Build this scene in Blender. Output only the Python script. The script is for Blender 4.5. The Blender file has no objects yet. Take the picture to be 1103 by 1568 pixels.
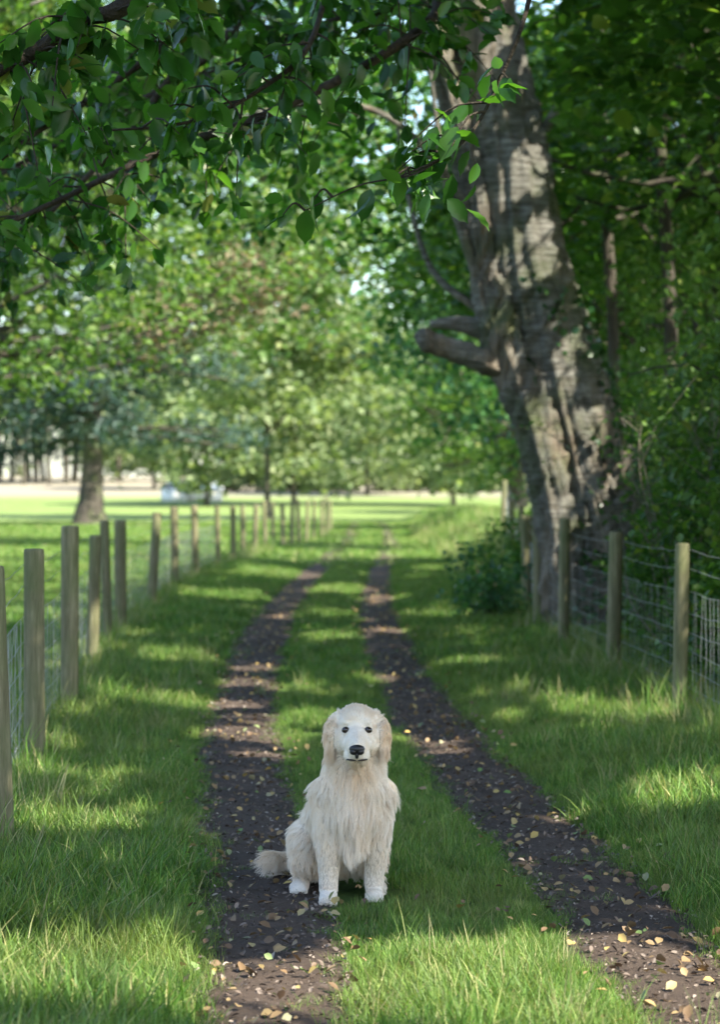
import bpy, math, numpy as np
from mathutils import Vector, Matrix
from mathutils.kdtree import KDTree
rng = np.random.default_rng(7)
scene = bpy.context.scene
scene.view_settings.view_transform = 'Standard'
scene.view_settings.look = 'None'
scene.view_settings.exposure = 0

# ------------------------------------------------------------ light
EL = math.radians(48); AZ = math.radians(129)
S = np.array([math.sin(AZ)*math.cos(EL), math.cos(AZ)*math.cos(EL), math.sin(EL)])
w = bpy.data.worlds.new("World"); scene.world = w; w.use_nodes = True
nt = w.node_tree; nt.nodes.clear()
sky = nt.nodes.new('ShaderNodeTexSky'); sky.sky_type = 'NISHITA'; sky.sun_disc = False
sky.sun_elevation = EL; sky.sun_rotation = AZ; sky.dust_density = 1.2; sky.air_density = 1.0
bg = nt.nodes.new('ShaderNodeBackground'); bg.inputs['Strength'].default_value = 0.55
wo = nt.nodes.new('ShaderNodeOutputWorld')
nt.links.new(sky.outputs[0], bg.inputs[0]); nt.links.new(bg.outputs[0], wo.inputs[0])
sd = bpy.data.lights.new("sun", 'SUN'); sd.energy = 18.0; sd.angle = math.radians(0.53); sd.color = (1, .94, .80)
so = bpy.data.objects.new("sun", sd); scene.collection.objects.link(so)
so.rotation_euler = Vector(S).to_track_quat('Z', 'Y').to_euler(); so.location = (20, -20, 30)

# ------------------------------------------------------------ camera
cd = bpy.data.cameras.new("camera"); cam = bpy.data.objects.new("camera", cd)
scene.collection.objects.link(cam); scene.camera = cam
cd.sensor_fit = 'VERTICAL'; cd.sensor_height = 36; cd.sensor_width = 25.3; cd.lens = 85
cam.location = (0, 0, 1.5); cam.rotation_euler = (math.radians(90-0.53), 0, 0)
cd.clip_end = 6000; cd.dof.use_dof = True; cd.dof.focus_distance = 8.65; cd.dof.aperture_fstop = 3.6

# ------------------------------------------------------------ helpers
def hsh(i, j, s=0):
    n = (i*374761393 + j*668265263 + s*974634777) & 0xffffffff
    n = ((n ^ (n >> 13))*1274126177) & 0xffffffff
    return ((n ^ (n >> 16)) & 0xffff)/65535.0
def vn(x, y, s=0):
    x = np.asarray(x, float); y = np.asarray(y, float)
    xi = np.floor(x).astype(np.int64); yi = np.floor(y).astype(np.int64)
    fx = x-xi; fy = y-yi; fx = fx*fx*(3-2*fx); fy = fy*fy*(3-2*fy)
    a = hsh(xi, yi, s); b = hsh(xi+1, yi, s); c = hsh(xi, yi+1, s); d = hsh(xi+1, yi+1, s)
    return (a*(1-fx)+b*fx)*(1-fy)+(c*(1-fx)+d*fx)*fy
def fbm(x, y, s=0):
    return (vn(x, y, s)*.5+vn(x*2.1, y*2.1, s+1)*.3+vn(x*4.3, y*4.3, s+2)*.2)
def sstep(a, b, x):
    t = np.clip((np.asarray(x, float)-a)/(b-a), 0, 1); return t*t*(3-2*t)
def ground_z(x, y):
    x = np.asarray(x, float); y = np.asarray(y, float)
    return 3.0*sstep(110, 270, y) + .18*sstep(2.3, 3.8, x)*(1-sstep(110, 140, y)) + .5*sstep(1.9, 3.4, x)*sstep(40, 58, y)*(1-sstep(110, 140, y))
def link(o, parent=None):
    scene.collection.objects.link(o)
    if parent is not None: o.parent = parent
    return o
def empty(name, loc=(0, 0, 0)):
    e = bpy.data.objects.new(name, None); e.location = loc; e.empty_display_size = .3
    scene.collection.objects.link(e); return e
def mk(name, V, F, mat, parent=None, smooth=False, linkit=True):
    V = np.asarray(V, np.float32); me = bpy.data.meshes.new(name)
    if isinstance(F, np.ndarray):
        k = F.shape[1]; nf = len(F); tot = np.full(nf, k, np.int32); st = np.arange(nf, dtype=np.int32)*k; fl = F.ravel().astype(np.int32)
    else:
        tot = np.concatenate([np.full(len(f), f.shape[1], np.int32) for f in F]); fl = np.concatenate([f.ravel() for f in F]).astype(np.int32)
        st = np.concatenate([[0], np.cumsum(tot)[:-1]]).astype(np.int32); nf = len(tot)
    me.vertices.add(len(V)); me.vertices.foreach_set('co', V.ravel())
    me.loops.add(len(fl)); me.loops.foreach_set('vertex_index', fl)
    me.polygons.add(nf); me.polygons.foreach_set('loop_start', st); me.polygons.foreach_set('loop_total', tot)
    if smooth: me.polygons.foreach_set('use_smooth', np.ones(nf, bool))
    me.update(calc_edges=True)
    if mat: me.materials.append(mat)
    o = bpy.data.objects.new(name, me)
    if linkit: link(o, parent)
    return o
class Acc:
    def __init__(s): s.V = []; s.F = []; s.n = 0
    def add(s, V, F):
        s.V.append(np.asarray(V, float)); s.F.append(np.asarray(F)+s.n); s.n += len(V)
    def tube(s, P, R, sides=6, rough=0.0, cap=True, seed=0, fine=0.0, ridge=0.0):
        P = np.asarray(P, float); R = np.asarray(R, float); n = len(P)
        T = np.gradient(P, axis=0); T /= np.linalg.norm(T, axis=1)[:, None]+1e-9
        up = np.array([0, 0, 1.]) if abs(T[:, 2]).mean() < .8 else np.array([1., 0, 0])
        A = np.cross(T, up); A /= np.linalg.norm(A, axis=1)[:, None]+1e-9; B = np.cross(T, A)
        th = np.arange(sides)/sides*2*np.pi
        rr = R[:, None]*np.ones((1, sides))
        if rough > 0:
            v = np.arange(n)[:, None]*.35
            rr = rr*(1+rough*(fbm(np.cos(th)[None, :]*3+seed*9+v*.3, np.sin(th)[None, :]*3+v, seed)-.5)*2)
        L = np.concatenate([[0], np.cumsum(np.linalg.norm(np.diff(P, axis=0), axis=1))])[:, None]
        if fine > 0:
            rr = rr+fine*(fbm(np.cos(th)[None, :]*5+20+L*.6, np.sin(th)[None, :]*5+L*.9, seed+40)-.5)*2
        if ridge is not 0.0:
            rg = 1-2*np.abs(fbm(np.cos(th)[None, :]*7+50+L*.8, np.sin(th)[None, :]*7+30+L*.5, seed+60)-.5)*3
            rr = rr+np.asarray(ridge).reshape(-1, 1)*rg
        V = P[:, None, :] + A[:, None, :]*(np.cos(th)[None, :, None]*rr[..., None]) + B[:, None, :]*(np.sin(th)[None, :, None]*rr[..., None])
        i = np.arange(n-1)[:, None]*sides; j = np.arange(sides)[None, :]; j2 = (j+1) % sides
        F = np.stack([i+j, i+j2, i+sides+j2, i+sides+j], -1).reshape(-1, 4)
        V = V.reshape(-1, 3)
        if cap and sides % 2 == 0:
            c = len(V); V = np.vstack([V, P[-1]+T[-1]*R[-1]*.3]); b = (n-1)*sides; jj = np.arange(0, sides, 2)
            F = np.vstack([F, np.stack([b+jj, b+(jj+1) % sides, b+(jj+2) % sides, np.full(len(jj), c)], -1)])
        s.add(V, F)
    def obj(s, name, mat, parent=None, smooth=True):
        return mk(name, np.vstack(s.V), np.vstack(s.F), mat, parent, smooth)
def spline(P, n):
    P = np.asarray(P, float); m = len(P)
    t = np.linspace(0, m-1, n); out = np.zeros((n, P.shape[1]))
    for k in range(n):
        i = min(int(t[k]), m-2); f = t[k]-i
        p0 = P[max(i-1, 0)]; p1 = P[i]; p2 = P[i+1]; p3 = P[min(i+2, m-1)]
        out[k] = .5*((2*p1)+(-p0+p2)*f+(2*p0-5*p1+4*p2-p3)*f*f+(-p0+3*p1-3*p2+p3)*f**3)
    return out

# ------------------------------------------------------------ materials
def newmat(name):
    m = bpy.data.materials.new(name); m.use_nodes = True; t = m.node_tree; t.nodes.clear()
    out = t.nodes.new('ShaderNodeOutputMaterial'); return m, t, out
def ramp(t, stops, fac):
    r = t.nodes.new('ShaderNodeValToRGB'); e = r.color_ramp.elements
    while len(e) < len(stops): e.new(.5)
    for k, (p, c) in enumerate(stops): e[k].position = p; e[k].color = (*c, 1)
    t.links.new(fac, r.inputs[0]); return r.outputs[0]
def noise(t, scale, detail=4, vec=None, rough=.6, dist=0):
    n = t.nodes.new('ShaderNodeTexNoise'); n.inputs['Scale'].default_value = scale; n.inputs['Detail'].default_value = detail
    n.inputs['Roughness'].default_value = rough; n.inputs['Distortion'].default_value = dist
    if vec is not None: t.links.new(vec, n.inputs['Vector'])
    return n.outputs['Fac']
def objco(t, scale=(1, 1, 1)):
    c = t.nodes.new('ShaderNodeTexCoord'); m = t.nodes.new('ShaderNodeMapping'); m.inputs['Scale'].default_value = scale
    t.links.new(c.outputs['Object'], m.inputs['Vector']); return m.outputs[0]
def bump(t, h, strength=.5, dist=.02):
    b = t.nodes.new('ShaderNodeBump'); b.inputs['Strength'].default_value = strength; b.inputs['Distance'].default_value = dist
    t.links.new(h, b.inputs['Height']); return b.outputs[0]
def mix(t, a, b, fac, mode='MIX'):
    m = t.nodes.new('ShaderNodeMix'); m.data_type = 'RGBA'; m.blend_type = mode
    for v, i in ((fac, 0), (a, 6), (b, 7)):
        if isinstance(v, (int, float)): m.inputs[i].default_value = v
        elif isinstance(v, tuple): m.inputs[i].default_value = (*v, 1)
        else: t.links.new(v, m.inputs[i])
    return m.outputs[2]
def princ(t, out, col, rough=.8, nrm=None, spec=.3):
    p = t.nodes.new('ShaderNodeBsdfPrincipled'); p.inputs['Roughness'].default_value = rough
    p.inputs['Specular IOR Level'].default_value = spec
    if isinstance(col, tuple): p.inputs['Base Color'].default_value = (*col, 1)
    else: t.links.new(col, p.inputs['Base Color'])
    if nrm is not None: t.links.new(nrm, p.inputs['Normal'])
    if out is not None: t.links.new(p.outputs[0], out.inputs[0])
    return p
def leafmat(name, stops, transl=.4, rough=.45, tcol=None, spec=.4, inst=False):
    m, t, out = newmat(name)
    g = t.nodes.new('ShaderNodeNewGeometry')
    c = ramp(t, stops, g.outputs['Random Per Island'])
    if inst:
        oi = t.nodes.new('ShaderNodeObjectInfo')
        hv = t.nodes.new('ShaderNodeHueSaturation')
        mr = t.nodes.new('ShaderNodeMapRange'); t.links.new(oi.outputs['Random'], mr.inputs[0]); mr.inputs[3].default_value = .65; mr.inputs[4].default_value = 1.3
        t.links.new(mr.outputs[0], hv.inputs['Value']); t.links.new(c, hv.inputs['Color']); c = hv.outputs[0]
        pn = noise(t, .9, 3, g.outputs['Position'], .6); pf = ramp(t, [(.42, (0, 0, 0)), (.66, (.38, .38, .38))], pn)
        c = mix(t, c, (.20, .21, .07), pf)
    p = princ(t, None, c, rough, None, spec)
    tr = t.nodes.new('ShaderNodeBsdfTranslucent')
    tc = mix(t, c, tcol or (1.5, 1.6, .7), 1.0, 'MULTIPLY'); t.links.new(tc, tr.inputs[0])
    ms = t.nodes.new('ShaderNodeMixShader'); ms.inputs[0].default_value = transl
    t.links.new(p.outputs[0], ms.inputs[1]); t.links.new(tr.outputs[0], ms.inputs[2]); t.links.new(ms.outputs[0], out.inputs[0])
    return m
M_leaf = leafmat("leaf_green", [(0, (.025, .07, .014)), (.5, (.048, .12, .02)), (.9, (.09, .18, .03)), (1, (.14, .19, .03))], .45)
M_leafL = leafmat("leaf_light_green", [(0, (.045, .10, .025)), (.5, (.085, .16, .035)), (.92, (.13, .21, .05)), (1, (.18, .2, .05))], .45)
M_leafB = leafmat("leaf_blue_green", [(0, (.025, .08, .035)), (.5, (.045, .125, .045)), (1, (.08, .18, .06))], .4, .35)
M_leafN = leafmat("leaf_cherry", [(0, (.015, .05, .010)), (.5, (.03, .10, .015)), (.97, (.06, .15, .02)), (1, (.12, .11, .03))], .5, .3)
M_pine = leafmat("needle_teal", [(0, (.016, .042, .032)), (.6, (.028, .065, .05)), (1, (.06, .10, .07))], .2, .6)
M_pineb = leafmat("needle_brown", [(0, (.12, .09, .05)), (.5, (.20, .15, .09)), (.7, (.08, .13, .04)), (1, (.10, .17, .05))], .25, .7, (1.3, 1.2, .7))
M_far = leafmat("far_foliage_hazed", [(0, (.11, .16, .075)), (.5, (.18, .24, .115)), (1, (.30, .34, .19))], .4, .8)  # sunlight and distance haze put into this paler leaf colour
M_ivy = leafmat("leaf_ivy", [(0, (.015, .05, .015)), (.6, (.03, .085, .02)), (1, (.05, .11, .03))], .2, .3)
M_grass = leafmat("grass_blade", [(0, (.05, .12, .018)), (.5, (.095, .20, .03)), (.88, (.16, .26, .045)), (.96, (.30, .28, .12)), (1, (.38, .34, .18))], .35, .5, (1.35, 1.4, .6), .3, True)
M_dry = leafmat("grass_dry", [(0, (.32, .29, .15)), (.6, (.44, .39, .22)), (1, (.18, .24, .08))], .35, .6, (1.2, 1.1, .8), .2, True)
M_fall = leafmat("fallen_leaf", [(0, (.09, .055, .035)), (.35, (.17, .105, .05)), (.65, (.30, .21, .10)), (.82, (.40, .28, .08)), (.9, (.24, .22, .13)), (1, (.12, .2, .05))], .1, .6, (1, 1, 1))
M_chip = leafmat("litter", [(0, (.05, .035, .027)), (.5, (.11, .08, .062)), (.88, (.19, .15, .12)), (1, (.34, .29, .24))], .05, .6, (1, 1, 1))

def bark(name, c1, c2, hs=(1, 1, 1), scale=9, moss=True, bands=False):
    m, t, out = newmat(name); v = objco(t, hs)
    n1 = noise(t, scale, 6, v, .72, .4)
    c = ramp(t, [(.3, c1), (.7, c2)], n1)
    h = n1; st = 1.0
    if bands:
        nb = noise(t, 1.0, 6, objco(t, (3.5, 3.5, 30)), .8, .35)
        cb = ramp(t, [(.36, (.06, .056, .046)), (.5, (.19, .185, .16)), (.66, (.38, .375, .34))], nb)
        nm = noise(t, 1.6, 5, objco(t, (1.3, 1.3, .4)), .65)
        f = ramp(t, [(.40, (0, 0, 0)), (.52, (.9, .9, .9))], nm)
        sx = t.nodes.new('ShaderNodeSeparateXYZ'); t.links.new(objco(t), sx.inputs[0])
        mz = t.nodes.new('ShaderNodeMapRange'); t.links.new(sx.outputs['Z'], mz.inputs[0]); mz.inputs[1].default_value = .2; mz.inputs[2].default_value = 1.4; mz.inputs[3].default_value = .5
        f = mix(t, (0, 0, 0), f, mz.outputs[0])
        c = mix(t, c, cb, f); h = mix(t, n1, nb, f)
    if moss:
        n2 = noise(t, 1.7, 5, objco(t), .6); f = ramp(t, [(.49, (0, 0, 0)), (.66, (.65, .65, .65))], n2)
        c = mix(t, c, (.07, .10, .03), f)
    princ(t, out, c, .9, bump(t, h, st, .08), .15); return m
M_bark = bark("bark_rough", (.03, .026, .02), (.12, .105, .085), (3, 3, .7), 3)
M_cherry = bark("bark_cherry", (.035, .029, .021), (.25, .205, .155), (4, 4, .55), 2.6, True, True)
M_twig = bark("bark_twig", (.03, .024, .018), (.08, .065, .05), (1, 1, 1), 12, False)
M_dtwig = bark("bark_pale_twig", (.12, .11, .08), (.28, .25, .19), (1, 1, 1), 12, False)
def woodmat():
    m, t, out = newmat("post_wood"); n1 = noise(t, 4, 6, objco(t, (9, 9, .8)), .7, .4)
    c = ramp(t, [(.3, (.08, .075, .04)), (.55, (.17, .155, .09)), (.75, (.28, .26, .16))], n1)
    n2 = noise(t, 2.2, 4, objco(t)); f = ramp(t, [(.42, (0, 0, 0)), (.7, (.75, .75, .75))], n2)
    c = mix(t, c, (.09, .12, .04), f)
    princ(t, out, c, .85, bump(t, n1, .7, .01), .2); return m
M_post = woodmat()
m, t, out = newmat("wire"); M_wire = m; p = princ(t, out, (.30, .31, .32), .45); p.inputs['Metallic'].default_value = .6
m, t, out = newmat("dirt"); M_dirt = m
n1 = noise(t, 9, 6, objco(t), .75, .3); n2 = noise(t, 45, 5, objco(t), .8); n3 = noise(t, 1.4, 3, objco(t))
c = ramp(t, [(.3, (.045, .031, .023)), (.55, (.105, .076, .058)), (.78, (.20, .155, .12))], n2)
c = mix(t, c, (.08, .057, .043), n1); c = mix(t, c, (.65, .65, .66), ramp(t, [(.4, (0, 0, 0)), (.6, (.7, .7, .7))], n3), 'MULTIPLY')
princ(t, out, c, .85, bump(t, mix(t, n1, n2, .5), 1.0, .04), .2)
m, t, out = newmat("ground_grass"); M_ground = m
n1 = noise(t, 1.2, 5, objco(t), .6); n2 = noise(t, 30, 5, objco(t), .8)
c = ramp(t, [(.35, (.045, .085, .018)), (.65, (.09, .15, .035))], n1)
c = mix(t, c, ramp(t, [(.35, (.035, .035, .018)), (.6, (.08, .14, .03))], n2), .5)
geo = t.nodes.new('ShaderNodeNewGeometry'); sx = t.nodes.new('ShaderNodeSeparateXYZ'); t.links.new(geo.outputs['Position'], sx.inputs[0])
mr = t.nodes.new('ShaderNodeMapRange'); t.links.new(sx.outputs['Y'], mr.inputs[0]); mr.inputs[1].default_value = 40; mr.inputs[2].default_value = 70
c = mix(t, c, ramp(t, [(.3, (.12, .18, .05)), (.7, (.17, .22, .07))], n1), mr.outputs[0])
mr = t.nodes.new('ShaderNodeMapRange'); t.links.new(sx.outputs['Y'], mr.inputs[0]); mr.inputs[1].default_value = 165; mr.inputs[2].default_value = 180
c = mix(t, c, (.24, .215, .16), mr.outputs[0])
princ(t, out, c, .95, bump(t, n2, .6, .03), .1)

# ------------------------------------------------------------ ground + tracks
def axis(parts): return np.unique(np.concatenate(parts))
gx = axis([np.linspace(-6, 6, 61), np.linspace(-60, 60, 61), np.array([-3000, -1500, -700, -300, -150, -90, 90, 150, 300, 700, 1500, 3000])])
gy = axis([np.linspace(-30, 110, 100), np.linspace(110, 300, 60), np.array([400, 600, 1000, 1800, 3500])])
X, Y = np.meshgrid(gx, gy); Z = ground_z(X, Y)
ny, nx = X.shape; i = np.arange(ny-1)[:, None]*nx; j = np.arange(nx-1)[None, :]
F = np.stack([i+j, i+j+1, i+nx+j+1, i+nx+j], -1).reshape(-1, 4)
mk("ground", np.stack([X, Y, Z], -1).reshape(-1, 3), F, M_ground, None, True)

PY = np.array([-5, 3, 6.7, 8.7, 12.3, 16, 21.8, 30, 41, 55, 70, 95, 130])
PX = np.array([.7, .55, .38, .28, .01, -.18, -.33, -.40, -.29, 0., .26, .35, .3])
yy = np.linspace(-5, 130, 700); pxs = np.interp(yy, PY, PX)
k = np.ones(15)/15; pxs = np.convolve(np.pad(pxs, 7, 'edge'), k, 'valid')
def pc(y): return np.interp(y, yy, pxs)
HS = .62
ta = Acc()
for sgn in (-1, 1):
    ys = np.concatenate([np.arange(2, 30, .06), np.arange(30, 108, .3)]); u = np.linspace(-1, 1, 15)
    wl = .22+.14*(fbm(ys*1.3, ys*0+sgn, 3)-.5); wr = .22+.14*(fbm(ys*1.3, ys*0+9+sgn, 5)-.5)
    ww = np.where(u[None, :] < 0, wl[:, None], wr[:, None])*1.12
    XX = pc(ys)[:, None]+sgn*HS+u[None, :]*ww; YY = np.repeat(ys[:, None], 15, 1)
    ZZ = .005+.028*fbm(XX*7, YY*7, 11)*(1-u[None, :]**2)+.012*vn(XX*25, YY*25, 4)*(1-u[None, :]**4)
    n, mm = XX.shape; i = np.arange(n-1)[:, None]*mm; j = np.arange(mm-1)[None, :]
    ta.add(np.stack([XX, YY, ZZ], -1).reshape(-1, 3), np.stack([i+j, i+j+1, i+mm+j+1, i+mm+j], -1).reshape(-1, 4))
ta.obj("dirt_track", M_dirt)

# ------------------------------------------------------------ instancing
def blade_tuft(name, nb, rad, h0, h1, wd, mat, lean=.5, seed=0, seg=3):
    r = np.random.default_rng(seed); V = []; F = []
    prof = ((0, .8), (.4, 1), (.75, .65), (1, .05)) if seg == 3 else ((0, .9), (.5, .9), (1, .05))
    for b in range(nb):
        a = r.uniform(0, 6.28); q = rad*math.sqrt(r.uniform()); bx, by = q*math.cos(a), q*math.sin(a)
        h = r.uniform(h0, h1); la = r.uniform(0, 6.28); ln = r.uniform(.1, lean)*h; tw = la+r.uniform(-1, 1)+1.57
        wx, wy = math.cos(tw)*wd, math.sin(tw)*wd; o = len(V)
        for s_, ws in prof:
            cx = bx+math.cos(la)*ln*s_*s_; cy = by+math.sin(la)*ln*s_*s_; cz = h*(s_-.18*s_*s_*(ln/h))
            V += [(cx-wx*ws, cy-wy*ws, cz), (cx+wx*ws, cy+wy*ws, cz)]
        for s_ in range(seg): F.append((o+2*s_, o+2*s_+1, o+2*s_+3, o+2*s_+2))
    return mk(name, np.array(V), np.array(F), mat, linkit=False)
def inst(name, pts, scl, coll, tilt=.12):
    me = bpy.data.meshes.new(name); me.vertices.add(len(pts)); me.vertices.foreach_set('co', np.asarray(pts, np.float32).ravel())
    a = me.attributes.new('scl', 'FLOAT', 'POINT'); a.data.foreach_set('value', np.asarray(scl, np.float32)); me.update()
    o = bpy.data.objects.new(name, me); link(o)
    g = bpy.data.node_groups.new(name+"_scatter", 'GeometryNodeTree')
    g.interface.new_socket('Geometry', in_out='INPUT', socket_type='NodeSocketGeometry'); g.interface.new_socket('Geometry', in_out='OUTPUT', socket_type='NodeSocketGeometry')
    gi = g.nodes.new('NodeGroupInput'); go = g.nodes.new('NodeGroupOutput')
    ip = g.nodes.new('GeometryNodeInstanceOnPoints'); ci = g.nodes.new('GeometryNodeCollectionInfo'); ci.inputs['Collection'].default_value = coll
    ci.inputs['Separate Children'].default_value = True; ci.inputs['Reset Children'].default_value = True
    ip.inputs['Pick Instance'].default_value = True
    rv = g.nodes.new('FunctionNodeRandomValue'); rv.data_type = 'FLOAT_VECTOR'; rv.inputs[0].default_value = (-tilt, -tilt, 0); rv.inputs[1].default_value = (tilt, tilt, 6.283)
    na = g.nodes.new('GeometryNodeInputNamedAttribute'); na.data_type = 'FLOAT'; na.inputs[0].default_value = 'scl'
    L = g.links.new
    L(gi.outputs[0], ip.inputs['Points']); L(ci.outputs[0], ip.inputs['Instance']); L(rv.outputs[0], ip.inputs['Rotation']); L(na.outputs[0], ip.inputs['Scale']); L(ip.outputs[0], go.inputs[0])
    md = o.modifiers.new("scatter", 'NODES'); md.node_group = g
    return o
def coll(name, obs):
    c = bpy.data.collections.new(name)
    for o in obs: c.objects.link(o)
    return c
C_near = coll("grass_tufts_near", [blade_tuft("tuft%d" % k, 60, .10, .03, .12, .0017, M_grass, .9, k) for k in range(7)])
C_mid = coll("grass_tufts_mid", [blade_tuft("tuftm%d" % k, 40, .16, .04, .12, .005, M_grass, .8, 20+k, 2) for k in range(4)])
C_far = coll("grass_tufts_far", [blade_tuft("tuftf%d" % k, 34, .4, .04, .13, .013, M_grass, .8, 40+k, 2) for k in range(3)])
C_tall = coll("grass_tufts_tall", [blade_tuft("tuftt%d" % k, 16, .06, .14, .30, .0018, M_grass if k else M_dry, .6, 60+k) for k in range(4)])

def dtrack(x, y):
    return np.minimum(abs(x-(pc(y)-HS)), abs(x-(pc(y)+HS)))
def scatter(n, x0, x1, y0, y1, edge=.20):
    x = rng.uniform(x0, x1, n); y = rng.uniform(y0, y1, n)
    d = dtrack(x, y)+.18*(fbm(x*3, y*2, 8)-.5)
    keep = (d > edge+.05) | ((d > edge-.07) & (rng.uniform(size=n) < .4)) | (rng.uniform(size=n) < .02)
    dog = ((x+.06)/.26)**2+((y-8.85)/.36)**2 < 1
    keep &= ~dog
    return x[keep], y[keep]
def gscale(x, y):
    d = abs(x-pc(y)); s = np.where(d < HS, .62, .85)
    s = s*(.5+1.1*fbm(x*1.1, y*1.1, 21)); s = s*np.clip(.45+(dtrack(x, y)-.18)*2.2, .4, 1)
    s = s*(1+.4*sstep(1.0, 1.8, abs(x-pc(y))))
    return s*1.05
x = rng.uniform(-1, 1, 16000); y = 5.3+14.5*rng.uniform(size=16000)**1.25; x = x*(.8+y*.125)+.15
d = dtrack(x, y)+.18*(fbm(x*3, y*2, 8)-.5)
kp = ((d > .25) | ((d > .13) & (rng.uniform(size=len(x)) < .4)) | (rng.uniform(size=len(x)) < .02)) & (((x+.06)/.26)**2+((y-8.85)/.36)**2 > 1); x, y = x[kp], y[kp]
s = gscale(x, y)*(1+.45*(1-sstep(6.8, 8.8, y)))*rng.uniform(.75, 1.3, len(x))
inst("grass", np.stack([x, y, ground_z(x, y)], -1), s, C_near, .3)
x, y = scatter(11000, -4.2, 4.0, 19, 48); inst("grass", np.stack([x, y, ground_z(x, y)], -1), gscale(x, y)*1.05, C_mid)
x, y = scatter(9000, -16, 6, 46, 110); inst("grass", np.stack([x, y, ground_z(x, y)], -1), rng.uniform(.5, 1.1, len(x)), C_far)
x, y = scatter(5500, -9, -2.2, 10, 48); inst("meadow_grass", np.stack([x, y, ground_z(x, y)], -1), rng.uniform(.6, 1.1, len(x)), C_mid)
x, y = scatter(5200, -2.4, 2.7, 5.4, 22, edge=.32)
pr = (.25+.75*sstep(1.0, 1.7, abs(x-pc(y)))+(y < 8.0)*.9)*(.2+1.2*(fbm(x*1.7, y*1.7, 33) > .47))
kk = (rng.uniform(size=len(x)) < pr*.6) & (abs(x-pc(y)) > .1) & ~((y > 7.4) & (abs(x) < .35)); x, y = x[kk], y[kk]
inst("tall_grass", np.stack([x, y, ground_z(x, y)], -1), rng.uniform(.4, .95, len(x)), C_tall)
fyl = np.linspace(9, 60, 500); fyr = rng.uniform(12, 40, 500)
fx = np.concatenate([rng.normal(-.0, .12, 500)+np.interp(fyl, [9.8, 12.9, 15.6, 19.8, 25.2, 35.8, 47, 60], [-1.5, -1.78, -1.9, -2.2, -2.5, -2.74, -2.7, -2.2]), rng.uniform(1.7, 3.8, 900), rng.normal(0, .15, 500)+np.interp(fyr, [10, 16, 22, 28, 38], [2.3, 2.1, 1.87, 1.95, 2.5])])
fy = np.concatenate([fyl, rng.uniform(40, 85, 900), fyr])
inst("tall_grass", np.stack([fx, fy, ground_z(fx, fy)], -1), np.concatenate([rng.uniform(.7, 1.4, 500), rng.uniform(1., 2., 900), rng.uniform(.7, 1.4, 500)]), C_tall)

# ------------------------------------------------------------ leaves
T_MID = (np.array([[0, -.5, 0], [.34, -.15, .10], [.30, .2, .10], [0, .5, -.04], [-.30, .2, .10], [-.34, -.15, .10]], float), np.array([[0, 1, 2, 3], [0, 3, 4, 5]]))
T_NEED = (np.array([[0, -.5, 0], [.16, 0, .05], [0, .5, 0], [-.16, 0, .05]], float), np.array([[0, 1, 2, 3]]))
def hi_leaf():
    V = []; F = []; n = 9
    for k in range(n):
        t_ = k/(n-1); w_ = .25*math.sin(math.pi*min(t_**.85, 1))**.8 if 0 < t_ < 1 else .0
        if k == n-2: w_ *= .75
        y_ = -.5+t_; z_ = -.16*(t_*t_); ser = .012*(-1)**k
        V += [(-w_-ser*(w_ > 0), y_, z_+.07*w_/.27+.01*(-1)**k), (0, y_, z_), (w_+ser*(w_ > 0), y_, z_+.07*w_/.27-.01*(-1)**k)]
    for k in range(n-1):
        a = 3*k; F += [(a, a+1, a+4, a+3), (a+1, a+2, a+5, a+4)]
    return np.array(V), np.array(F)
T_HI = hi_leaf()
def leaves(P, L, tpl, aspect=1.0, up=.5, tdir=None, tj=.5, droop=0.):
    n = len(P); L = np.asarray(L)*np.ones(n)
    N = rng.normal(size=(n, 3)); N[:, 2] = abs(N[:, 2])+up; N /= np.linalg.norm(N, axis=1)[:, None]
    if tdir is None: T = rng.normal(size=(n, 3)); T[:, 2] -= droop
    else: T = tdir+rng.normal(size=(n, 3))*tj
    T -= N*(T*N).sum(1)[:, None]; T /= np.linalg.norm(T, axis=1)[:, None]+1e-9; B = np.cross(T, N)
    tv, tf = tpl
    V = P[:, None, :]+L[:, None, None]*(B[:, None, :]*tv[None, :, 0:1]*aspect+T[:, None, :]*tv[None, :, 1:2]+N[:, None, :]*tv[None, :, 2:3])
    F = (np.arange(n)*len(tv))[:, None, None]+tf[None]
    return V.reshape(-1, 3), F.reshape(-1, tf.shape[1])
def leafobj(name, P, L, mat, parent, tpl=T_MID, **k):
    V, F = leaves(P, L, tpl, **k); return mk(name, V, F, mat, parent)
# chosen sunlit ground patches; foliage towards the sun is left out (x, y, rx, ry)
LIT = [(.45, 7.1, .75, .9), (-.85, 7.1, .55, .6), (-1.35, 16.6, .6, .5), (-.62, 14.6, .28, .35), (-.35, 15.7, .25, .45), (1.6, 15.6, .4, .5),
       (2.0, 13.9, .25, .3), (1.0, 28.5, .5, 1.1), (-.3, 24.5, .35, .8), (.3, 25.5, .2, .6), (-.35, 29, .3, .9), (-.3, 36, .5, 1.6), (-1.5, 42, .8, 2.4), (-1.75, 33, .5, 1.5), (0, 54, 2.8, 3.4), (1.5, 44, .6, 1.8),
       (2.2, 68, 2.6, 7), (-.5, 80, 2., 5), (-1.65, 21, .35, .8), (.9, 20.2, .3, .5), (-1.7, 12.2, .25, .25), (1.45, 11.6, .25, .25), (-1.2, 10.2, .2, .15), (.1, 19, .2, .4), (1.3, 22.5, .3, .5), (-.9, 18.5, .2, .4), (.35, 33, .25, .9)]
def gsh(P): return P[:, 0]-S[0]/S[2]*P[:, 2], P[:, 1]-S[1]/S[2]*P[:, 2]
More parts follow.
